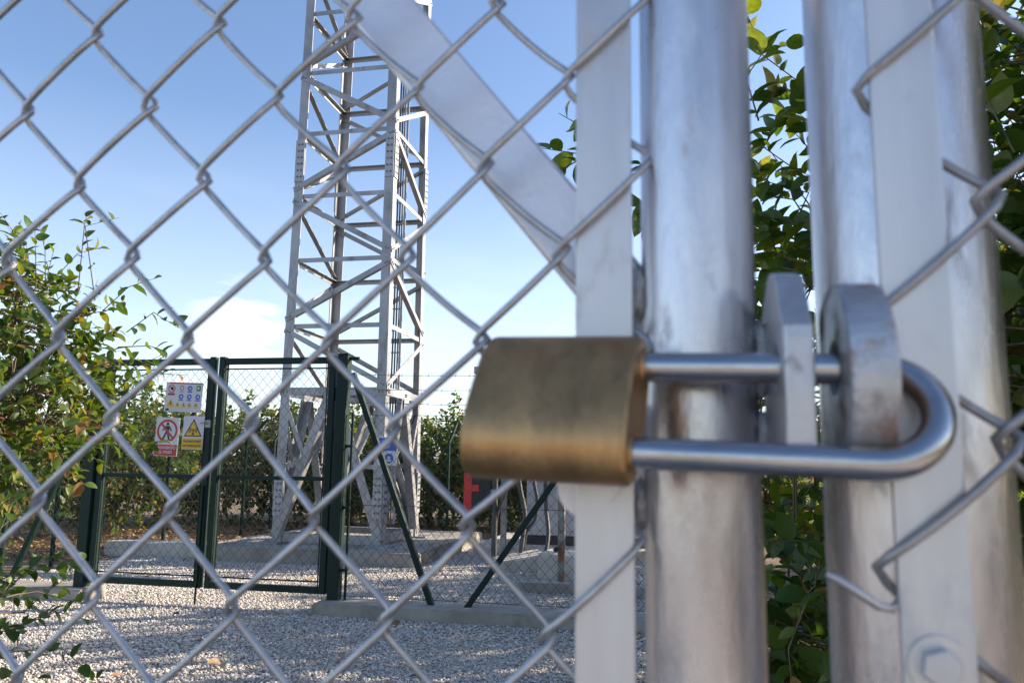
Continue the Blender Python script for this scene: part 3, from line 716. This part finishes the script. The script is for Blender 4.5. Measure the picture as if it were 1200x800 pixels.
# back and side fences
def far_fence(name_label, p0, p1, posts, lean):
    f = empty('wire_mesh_fence', (*p0, 0), label=name_label, cat='fence')
    link_fabric('mesh', f, p0, p1, .10, 1.38, .045, .0014)
    for z in (.1, .55, .98, 1.38): MB().tube([(*p0, z), (*p1, z)], .002, 4).build('line_wire', M['green_wire'], f, recalc=False)
    for (x, y) in posts:
        MB().tube([(x, y, 0), (x, y, 1.40), (x+lean[0]*.3, y+lean[1]*.3, 1.47), (x+lean[0], y+lean[1], 1.70)], .023, 10).build('post', M['green'], f, recalc=False)
    for k in range(3):
        t = (k+1)/3.2; barbed(f, (p0[0]+lean[0]*t, p0[1]+lean[1]*t), (p1[0]+lean[0]*t, p1[1]+lean[1]*t), 1.44+.24*t, 60+k)
far_fence('chain link fence with bent post tops along the back of the compound', (-6.2, 11.62), (1.0, 11.62), [(-6.2, 11.62), (-3.35, 11.62), (-.9, 11.62), (1.0, 11.62)], (.05, .24))
far_fence('chain link fence with bent post tops beside the brown leaf litter', (-6.22, 6.0), (-6.22, 11.4), [(-6.22, 7.2), (-6.22, 9.0), (-6.22, 10.82)], (.30, .05))

# kerbs
def rough_block(name, lo, hi, mt, label, cat, sd=1, group=None, rot=0, tilt=0, bev=.012):
    rd = random.Random(sd); bm = bmesh.new(); bmesh.ops.create_cube(bm, size=1)
    sx_, sy_, sz_ = [hi[i]-lo[i] for i in range(3)]; c = Vector([(hi[i]+lo[i])/2 for i in range(3)])
    for v in bm.verts: v.co = Vector((v.co.x*sx_, v.co.y*sy_, v.co.z*sz_))
    bmesh.ops.bevel(bm, geom=bm.edges[:], offset=bev, segments=2, affect='EDGES')
    long = [e for e in bm.edges if e.calc_length() > .25]
    bmesh.ops.subdivide_edges(bm, edges=long, cuts=max(2, int(max(sx_, sy_)/.12)), use_grid_fill=True)
    for v in bm.verts: v.co += Vector((rd.uniform(-1, 1), rd.uniform(-1, 1), rd.uniform(-1, 1)))*bev*.16
    bmesh.ops.rotate(bm, verts=bm.verts, cent=(0, 0, 0), matrix=Matrix.Rotation(rot, 3, 'Z') @ Matrix.Rotation(tilt, 3, 'Y'))
    me = bpy.data.meshes.new(name); bm.to_mesh(me); bm.free()
    o = link_mesh(name, me, M[mt]); o.location = c
    return tag(o, label, cat, group)
rough_block('kerb', (-2.56, 5.47, -.1), (.36, 5.76, .10), 'concrete', 'long low concrete kerb under the barbed wire fence', 'kerb', 1)
rough_block('kerb', (-6.5, 5.50, -.1), (-4.47, 5.80, .10), 'concrete', 'low concrete kerb at the foot of the gate post by the tree', 'kerb', 2)
rough_block('kerb', (-6.4, 8.18, -.05), (-5.14, 8.5, .16), 'old_concrete', 'pale weathered concrete kerb in front of the brown leaf litter', 'kerb', 3)
rough_block('tower_slab', (-5.12, 8.07, -.1), (-2.655, 11.0, .158), 'concrete', 'broad concrete slab under the lattice tower', 'slab', 4, bev=.015)
rough_block('kerb', (-1.36, 6.86, -.05), (-.2, 7.02, .105), 'concrete', 'short concrete kerb beside the rusty post inside the fence', 'kerb', 5)
rough_block('concrete_block', (-1.86, 8.15, .0), (-1.36, 8.60, .16), 'old_concrete', 'pale broken concrete block leaning by the conduits', 'block', 6, rot=R(24), tilt=R(-9))
rough_block('concrete_block', (-1.30, 7.75, -.02), (-.85, 8.25, .24), 'old_concrete', 'pale upright concrete block behind the rusty post', 'block', 7, rot=R(-8), tilt=R(5))
rough_block('concrete_plinth', (-2.35, 9.25, -.05), (.2, 11.2, .15), 'old_concrete', 'low concrete plinth under the equipment cabinet', 'plinth', 8)

# ------------------------------------------------------------------ warning signs on the gate
SY = FY-.036
def text_mesh(txt, size, cx, cz, y, mt, name, parent, width=None):
    cu = bpy.data.curves.new('t', 'FONT'); cu.body = txt; cu.size = size; cu.align_x = 'CENTER'; cu.align_y = 'CENTER'; cu.offset = size*.018; cu.extrude = .0004
    to = bpy.data.objects.new('t', cu); COL.objects.link(to)
    me = bpy.data.meshes.new_from_object(to); bpy.data.objects.remove(to); bpy.data.curves.remove(cu)
    co = np.array([v.co[:] for v in me.vertices])
    if width: co[:, 0] *= width/(co[:, 0].max()-co[:, 0].min())
    for v, q in zip(me.vertices, co): v.co = (cx+q[0], y-q[2], cz+q[1])
    me.name = name
    return link_mesh(name, me, M[mt], parent)
class Flat(MB):
    def poly(s, pts, y, d=-.0006): return s.prism([(a, y, b) for a, b in pts], (0, d, 0))
    def ring(s, cx, cz, r0, r1, y, n=40):
        for k in range(n):
            a, b = 2*math.pi*k/n, 2*math.pi*(k+1)/n
            s.add([(cx+r*math.cos(t), y-.0006, cz+r*math.sin(t)) for r in (r0, r1) for t in (a, b)], [(0, 2, 3, 1)])
        return s
    def bar(s, a, b, w, y):
        a, b = Vector(a), Vector(b); n = Vector((-(b-a).y, (b-a).x)).normalized()*w/2
        return s.poly([a+n, a-n, b-n, b+n], y)
    def circ(s, cx, cz, r, y, n=24): return s.poly([(cx+r*math.cos(2*math.pi*k/n), cz+r*math.sin(2*math.pi*k/n)) for k in range(n)], y)
def panel(name, label, cx, cz, w, h, rot):
    root = empty(name, (cx, SY, cz), label=label, cat='sign')
    MB().box((cx-w/2, SY, cz-h/2), (cx+w/2, SY+.004, cz+h/2), .0015).build('panel', M['sign_white'], root)
    root.rotation_euler = (0, rot, 0); return root
# no entry sign
r_ = panel('no_entry_sign', 'white and red no entry sign with crossed out walker', -3.917, 1.268, .205, .30, R(1.5))
cx, cz = -3.917, 1.268
Flat().ring(cx, cz+.045, .072, .090, SY).build('red_ring', M['sign_red'], r_)
wk = Flat(); y = SY-.0002
wk.circ(cx, cz+.100, .0125, y); wk.poly([(cx-.018, cz+.084), (cx+.018, cz+.084), (cx+.014, cz+.036), (cx-.014, cz+.036)], y)
wk.bar((cx-.004, cz+.040), (cx-.034, cz-.022), .015, y); wk.bar((cx+.004, cz+.040), (cx+.020, cz-.022), .015, y)
wk.bar((cx-.015, cz+.080), (cx-.040, cz+.046), .011, y); wk.bar((cx+.015, cz+.080), (cx+.037, cz+.044), .011, y)
wk.build('walker', M['black'], r_)
Flat().bar((cx-.055, cz+.100), (cx+.055, cz-.010), .017, SY-.001).build('red_slash', M['sign_red'], r_)
Flat().poly([(cx-.098, cz-.146), (cx+.098, cz-.146), (cx+.098, cz-.062), (cx-.098, cz-.062)], SY).build('red_field', M['sign_red'], r_)
text_mesh('PROHIBIDO', .030, cx, cz-.086, SY-.0012, 'sign_white', 'lettering', r_, .172); text_mesh('EL PASO', .030, cx, cz-.120, SY-.0012, 'sign_white', 'lettering', r_, .118)
# radiation warning sign
cx, cz = -3.690, 1.300
r_ = panel('radiation_warning_sign', 'white and yellow warning sign with black triangle', cx, cz, .182, .26, R(1.0))
Flat().poly([(cx-.078, cz-.030), (cx+.078, cz-.030), (cx, cz+.108)], SY).build('black_triangle', M['black'], r_)
Flat().poly([(cx-.063, cz-.0215), (cx+.063, cz-.0215), (cx, cz+.090)], SY-.0008).build('yellow_triangle', M['sign_yellow'], r_)
am = Flat(); am.circ(cx, cz+.020, .008, SY-.0016); am.poly([(cx-.012, cz-.017), (cx+.012, cz-.017), (cx, cz+.016)], SY-.0016)
for rr in (.017, .026, .035):
    for sg in (0, math.pi):
        for k in range(6):
            a, b = sg-.75+k*.25, sg-.75+(k+1)*.25
            am.bar((cx+rr*math.cos(a), cz+.020+rr*.8*math.sin(a)), (cx+rr*math.cos(b), cz+.020+rr*.8*math.sin(b)), .004, SY-.0016)
am.build('antenna_symbol', M['black'], r_)
Flat().poly([(cx-.088, cz-.126), (cx+.088, cz-.126), (cx+.088, cz-.045), (cx-.088, cz-.045)], SY).build('yellow_field', M['sign_yellow'], r_)
text_mesh('RADIACIONES', .024, cx, cz-.068, SY-.0012, 'black', 'lettering', r_, .150); text_mesh('NO IONIZANTES', .024, cx, cz-.101, SY-.0012, 'black', 'lettering', r_, .158)
# safety rules board
cx, cz, w, h = -3.797, 1.577, .322, .232
r_ = panel('safety_rules_board', 'wide white safety board with rows of small coloured pictograms', cx, cz, w, h, R(2.0))
L_, T_ = cx-w/2, cz+h/2
Flat().poly([(L_+.03, T_-.012), (L_+w-.004, T_-.012), (L_+w-.004, T_-.002), (L_+.03, T_-.002)], SY).build('red_title_strip', M['sign_red'], r_)
Flat().ring(L_+.052, T_-.052, .024, .031, SY).bar((L_+.034, T_-.034), (L_+.070, T_-.070), .006, SY).build('prohibition_ring', M['sign_red'], r_)
Flat().circ(L_+.055, T_-.050, .013, SY).build('hand_symbol', M['black'], r_)
Flat().poly([(L_+.022, T_-.104), (L_+.082, T_-.104), (L_+.082, T_-.086), (L_+.022, T_-.086)], SY).build('red_caption', M['sign_red'], r_)
Flat().ring(L_+.140, T_-.044, .013, .019, SY).bar((L_+.122, T_-.073), (L_+.158, T_-.073), .006, SY).build('pale_ring', M['sign_red'], r_)
for qx, qz in ((.212, .046), (.140, .112), (.212, .112), (.286, .112)):
    f = Flat(); f.circ(L_+qx, T_-qz, .021, SY); f.bar((L_+qx-.021, T_-qz-.028), (L_+qx+.021, T_-qz-.028), .009, SY); o = f.build('blue_pictogram', M['sign_blue'], r_)
    Flat().circ(L_+qx+.002, T_-qz, .009, SY-.0008).build('head_symbol', M['sign_white'], o)
Flat().poly([(L_+.268, T_-.066), (L_+.306, T_-.066), (L_+.306, T_-.022), (L_+.268, T_-.022)], SY).build('green_pictogram', M['sign_green'], r_)
Flat().circ(L_+.285, T_-.042, .010, SY-.0008).build('arrow_symbol', M['sign_white'], r_)
for qx, sz in ((.052, .034), (.115, .022), (.168, .022), (.220, .022), (.276, .022)):
    f = Flat(); zb = T_-.190; f.poly([(L_+qx-sz, zb), (L_+qx+sz, zb), (L_+qx, zb+sz*1.75)], SY); o = f.build('yellow_pictogram', M['sign_yellow'], r_)
    Flat().bar((L_+qx, zb+sz*.3), (L_+qx, zb+sz*1.1), sz*.25, SY-.0008).build('mark', M['black'], o)
    Flat().bar((L_+qx-sz, zb-.007), (L_+qx+sz, zb-.007), .006, SY).build('caption', M['sign_yellow'], r_)
Flat().poly([(L_+.014, T_-.226), (L_+.044, T_-.226), (L_+.044, T_-.208), (L_+.014, T_-.208)], SY).build('dark_badge', M['black'], r_)
Flat().bar((L_+.056, T_-.217), (L_+.300, T_-.217), .003, SY).build('grey_line', M['sign_grey'], r_)

# ------------------------------------------------------------------ lattice tower
tower = empty('lattice_tower', (-3.901, 9.271, .16), label='tall galvanised lattice mast with four angle legs and a ladder', cat='tower')
TC = Vector((-3.901, 9.271, 0)); S0, TAP, ZS = 1.3209, .0078, .162
def corner(a, b, z): h = S0/2*(1-TAP*(z-ZS)); return Vector((TC.x+a*h, TC.y+b*h, z))
nodes = [1.897+.805*k for k in range(12)]
ZT = nodes[-1]
legs = [(-1, -1), (1, -1), (1, 1), (-1, 1)]
def bolts(m, o, n, ax, up_, w, h, rows, cols, r=.012):
    for i in range(rows):
        for j in range(cols):
            c = o+ax*(w*((j+.5)/cols-.5))+up_*(h*((i+.5)/rows-.5)); m.disc(c, n, r, .010, 6)
for a, b in legs:
    MB().angle(corner(a, b, ZS), corner(a, b, ZT), (-a, 0, 0), (0, -b, 0), .115, .012).build('leg', M['tower'], tower)
    p = corner(a, b, ZS); fo = MB().box((p.x-.14, p.y-.14, ZS-.004), (p.x+.14, p.y+.14, ZS+.018)).build('foot_plate', M['tower'], tower)
    for zc, hh in ((4.74, .54), (.72, .50), (8.0, .54)):
        for fx in (0, 1):
            q = corner(a, b, zc)
            if fx: n, ax, o = Vector((a, 0, 0)), Vector((0, 1, 0)), q+Vector((a*.002, -b*.056, 0))
            else: n, ax, o = Vector((0, b, 0)), Vector((1, 0, 0)), q+Vector((-a*.056, b*.002, 0))
            m = MB(); m.obox(o+n*.006, ax, n, (0, 0, 1), .054, .006, hh/2); pl = m.build('splice_plate', M['tower_plate'], tower)
            m = MB(); bolts(m, o+n*.012, n, ax, Vector((0, 0, 1)), .09, hh*.92, 6, 2); tag(m.build('bolts', M['bolt'], pl, recalc=False), kind='stuff')
def face(i): return legs[i], legs[(i+1) % 4]
for i in range(4):
    (a0, b0), (a1, b1) = face(i); nrm = Vector(((a0+a1)/2, (b0+b1)/2, 0))
    inn = -nrm
    for k, z in enumerate(nodes):
        p, q = corner(a0, b0, z)-nrm*.014, corner(a1, b1, z)-nrm*.014; d = (q-p).normalized()
        if k == 0:
            m = MB(); m.obox((p+q)/2+nrm*.022, d, nrm, (0, 0, 1), (q-p).length/2, .005, .046); m.obox((p+q)/2+nrm*.022+Vector((0, 0, .042))+inn*.035, d, nrm, (0, 0, 1), (q-p).length/2-.06, .03, .004)
            bm_ = m.build('platform_beam', M['tower'], tower)
            m = MB()
            for e in (p+d*.06, q-d*.06, (p+q)/2): bolts(m, e+nrm*.027, nrm, d, Vector((0, 0, 1)), .08, .045, 2, 2, .009)
            tag(m.build('bolts', M['bolt'], bm_, recalc=False), kind='stuff')
            continue
        MB().angle(p+d*.02, q-d*.02, (0, 0, -1), inn, .055, .007).build('cross_member', M['tower'], tower)
        lo, hi = nodes[k-1], z
        up_right = (k % 2 == 0) ^ (i % 2 == 1)
        s, e = (corner(a0, b0, lo), corner(a1, b1, hi)) if up_right else (corner(a1, b1, lo), corner(a0, b0, hi))
        if i in (2,): s, e = (corner(a1, b1, lo), corner(a0, b0, hi)) if up_right else (corner(a0, b0, lo), corner(a1, b1, hi))
        s = s+nrm*.003+Vector((0, 0, .06)); e = e+nrm*.003-Vector((0, 0, .07)); dd = (e-s).normalized()
        side = dd.cross(nrm)
        if side.z < 0: side = -side
        o = MB().angle(s+dd*.0-side*.03+nrm*.008, e-side*.03+nrm*.008, side, inn, .062, .007).build('diagonal', M['tower'], tower)
        m = MB()
        for t in (s+dd*.05, e-dd*.05): bolts(m, t+nrm*.008, nrm, dd, side, .07, .02, 1, 2, .009)
        tag(m.build('bolts', M['bolt'], o, recalc=False), kind='stuff')
    # base panel: inverted V from the middle of the platform beam to the feet
    mid = (corner(a0, b0, 1.84)+corner(a1, b1, 1.84))/2+nrm*.0
    for (a, b), sg in (((a0, b0), -1), ((a1, b1), 1)):
        ft = corner(a, b, ZS+.06)+nrm*.004
        hd = (corner(a1, b1, 0)-corner(a0, b0, 0)).normalized()*sg
        ft = ft-hd*.03; tp_ = mid+hd*.05
        dd = (tp_-ft).normalized(); side = dd.cross(nrm)
        if side.z < 0: side = -side
        MB().angle(ft-side*.045+nrm*.006, tp_-side*.045+nrm*.006, side, inn, .10, .009).build('base_strut', M['tower'], tower)
        # secondary braces from the leg to the strut
        pl_ = corner(a, b, 1.05)+nrm*.005; ps = ft.lerp(tp_, .53)
        MB().angle(pl_, ps, (0, 0, -1), inn, .05, .006).build('secondary_brace', M['tower'], tower)
        pl_ = corner(a, b, 1.80)+nrm*.002-hd*.02; MB().angle(pl_, ps+Vector((0, 0, .02)), (0, 0, 1), inn, .05, .006).build('secondary_brace', M['tower'], tower)
    m = MB(); m.obox(mid+nrm*.024-Vector((0, 0, .07)), (corner(a1, b1, 0)-corner(a0, b0, 0)).normalized(), nrm, (0, 0, 1), .085, .005, .075); g_ = m.build('gusset_plate', M['tower_plate'], tower)
    m = MB(); bolts(m, mid+nrm*.029-Vector((0, 0, .08)), nrm, (corner(a1, b1, 0)-corner(a0, b0, 0)).normalized(), Vector((0, 0, 1)), .14, .10, 3, 3, .009); tag(m.build('bolts', M['bolt'], g_, recalc=False), kind='stuff')
    p, q = corner(a0, b0, ZS+.02), corner(a1, b1, ZS+.02); d = (q-p).normalized()
    MB().angle(p+d*.12+Vector((0, 0, .085))+inn*.02, q-d*.12+Vector((0, 0, .085))+inn*.02, (0, 0, -1), inn, .085, .009).build('base_beam', M['tower'], tower)
# horizontal diaphragm at platform level
for s, e in ((corner(-1, -1, 1.93), corner(1, 1, 1.93)), (corner(-1, 1, 1.915), corner(1, -1, 1.915))):
    MB().angle(s, e, (0, 0, -1), (1, -1, 0), .06, .007).build('diaphragm_bar', M['tower'], tower)
# ladder inside the mast
lx, ly = -3.50, 9.45
for sg in (-1, 1): MB().box((lx+sg*.10-.014, ly-.006, .35), (lx+sg*.10+.014, ly+.006, ZT), 0).build('ladder_rail', M['tower'], tower)
m = MB(); z = .5
while z < ZT: m.tube([(lx-.10, ly, z), (lx+.10, ly, z)], .009, 6); z += .28
tag(m.build('ladder_rungs', M['tower'], tower, recalc=False), kind='stuff')
for k in range(4):
    x = lx-.05+.034*k; MB().tube([(x, ly+.03, .4), (x+.01, ly+.03, 3.0), (x-.006, ly+.03, 6.0), (x, ly+.03, ZT)], .011, 8).build('feeder_cable', M['conduit'], tower, recalc=False)
# blue notice fixed on the tower foot
ns = empty('safety_notice', (-3.19, 8.56, 1.05), label='small blue and white notice on the tower leg', cat='sign')
MB().box((-3.30, 8.562, 1.06), (-3.07, 8.566, 1.37), .001).build('panel', M['sign_white'], ns)
Flat().poly([(-3.295, 1.22), (-3.075, 1.22), (-3.075, 1.365), (-3.295, 1.365)], 8.5618).build('blue_field', M['sign_blue'], ns)
Flat().circ(-3.165, 1.135, .055, 8.5618).build('blue_disc', M['sign_blue'], ns)
f = Flat(); f.circ(-3.165, 1.145, .018, 8.5608); f.bar((-3.195, 1.112), (-3.135, 1.112), .02, 8.5608); f.build('head_symbol', M['sign_white'], ns)
Flat().ring(-3.20, 1.29, .03, .045, 8.5608).build('swirl', M['sign_white'], ns)

# ------------------------------------------------------------------ equipment right of the tower
cb = empty('equipment_cabinet', (-.9, 10.0, .15), label='pale grey equipment cabinet on a dark base inside the compound', cat='cabinet')
MB().box((-1.80, 9.62, .15), (-.3, 10.4, .26), .004).build('base', M['dark'], cb)
MB().box((-1.78, 9.60, .26), (-.32, 10.42, 1.95), .01).build('body', M['cabinet'], cb)
for x in (-1.74, -1.04):
    d = MB().box((x, 9.585, .32), (x+.66, 9.60, 1.88), .004).build('door', M['cabinet'], cb)
    MB().box((x+.58, 9.570, 1.0), (x+.61, 9.585, 1.18), .003).build('handle', M['dark'], d)
tr = empty('cable_tray', (-1.6, 8.9, 2.1), label='grey cable tray running from the mast to the equipment cabinet', cat='cable tray')
MB().box((-2.28, 8.88, 2.12), (-.5, 9.12, 2.135)).build('tray_floor', M['tray'], tr)
for y in (8.87, 9.12): MB().box((-2.28, y, 2.12), (-.5, y+.012, 2.20)).build('tray_side', M['tray'], tr)
for x in (-1.93, -.6):
    MB().box((x-.03, 8.97, .0), (x+.03, 9.03, 2.12), .003).build('support_leg', M['tray'], tr)
def conduit(pts, r, label):
    P = [Vector(p) for p in pts]; Q = []
    for i in range(len(P)-1):
        p0, p1, p2, p3 = P[max(i-1, 0)], P[i], P[i+1], P[min(i+2, len(P)-1)]
        for k in range(10):
            t = k/10; Q.append(.5*((2*p1)+(-p0+p2)*t+(2*p0-5*p1+4*p2-p3)*t*t+(-p0+3*p1-3*p2+p3)*t**3))
    Q.append(P[-1])
    rr = [r*(1+.05*(-1)**i) for i in range(len(Q))]
    o = MB().tube(Q, rr, 10).build('conduit', M['conduit'], recalc=False); return tag(o, label, 'conduit', 'conduits hanging from the cable tray')
conduit([(-1.72, 8.9, 2.16), (-1.70, 8.75, 1.5), (-1.683, 8.6, .95), (-1.612, 8.6, .56), (-1.625, 8.55, .30), (-1.66, 8.5, -.03)], .026, 'dark thick conduit bending down beside the broken concrete block')
conduit([(-1.52, 8.95, 2.16), (-1.53, 8.8, 1.5), (-1.514, 8.6, .95), (-1.480, 8.6, .72), (-1.50, 8.6, .52), (-1.60, 8.62, .36), (-1.66, 8.7, .0)], .020, 'thin dark conduit curving sideways under the cable tray')
conduit([(-1.40, 8.9, 2.16), (-1.40, 8.7, 1.5), (-1.390, 8.6, .95), (-1.375, 8.55, .66), (-1.332, 8.45, .37), (-1.35, 8.3, .1), (-1.36, 8.2, -.02)], .022, 'dark conduit dropping in front of the pale cabinet')
conduit([(-1.78, 8.95, 2.16), (-1.76, 8.7, 1.5), (-1.77, 8.62, .98), (-1.85, 8.6, .72), (-1.92, 8.6, .50), (-1.93, 8.6, .0)], .014, 'thinnest conduit curving in against the grey pole')
bd = empty('notice_board', (-1.95, 8.58, 0), label='black board with a red F shaped mark on a grey pole', cat='sign')
MB().tube([(-1.945, 8.60, 0), (-1.945, 8.60, 2.1)], .032, 14).build('pole', M['conduit'], bd, recalc=False)
MB().box((-2.20, 8.555, .60), (-1.985, 8.575, .985), .003).build('panel', M['black'], bd)
MB().box((-2.285, 8.550, .585), (-2.195, 8.580, .99), .003).build('red_upright', M['red'], bd)
MB().box((-2.196, 8.546, .795), (-2.115, 8.556, .865), .002).build('red_tab', M['red'], bd)
MB().box((-1.99, 8.56, .75), (-1.94, 8.58, .82), 0).build('bracket', M['tray'], bd)
rpz = empty('rusty_post', (-1.0, 7.2, 0), label='short grey metal post rusted at its foot behind the fence', cat='post')
MB().box((-1.045, 7.17, 0), (-.985, 7.23, .95), .004).build('shaft', M['rust_post'], rpz)
MB().tube([(-1.052, 7.16, .36), (-1.052, 7.10, .36)], .022, 12).build('cap', M['black'], rpz, recalc=False)
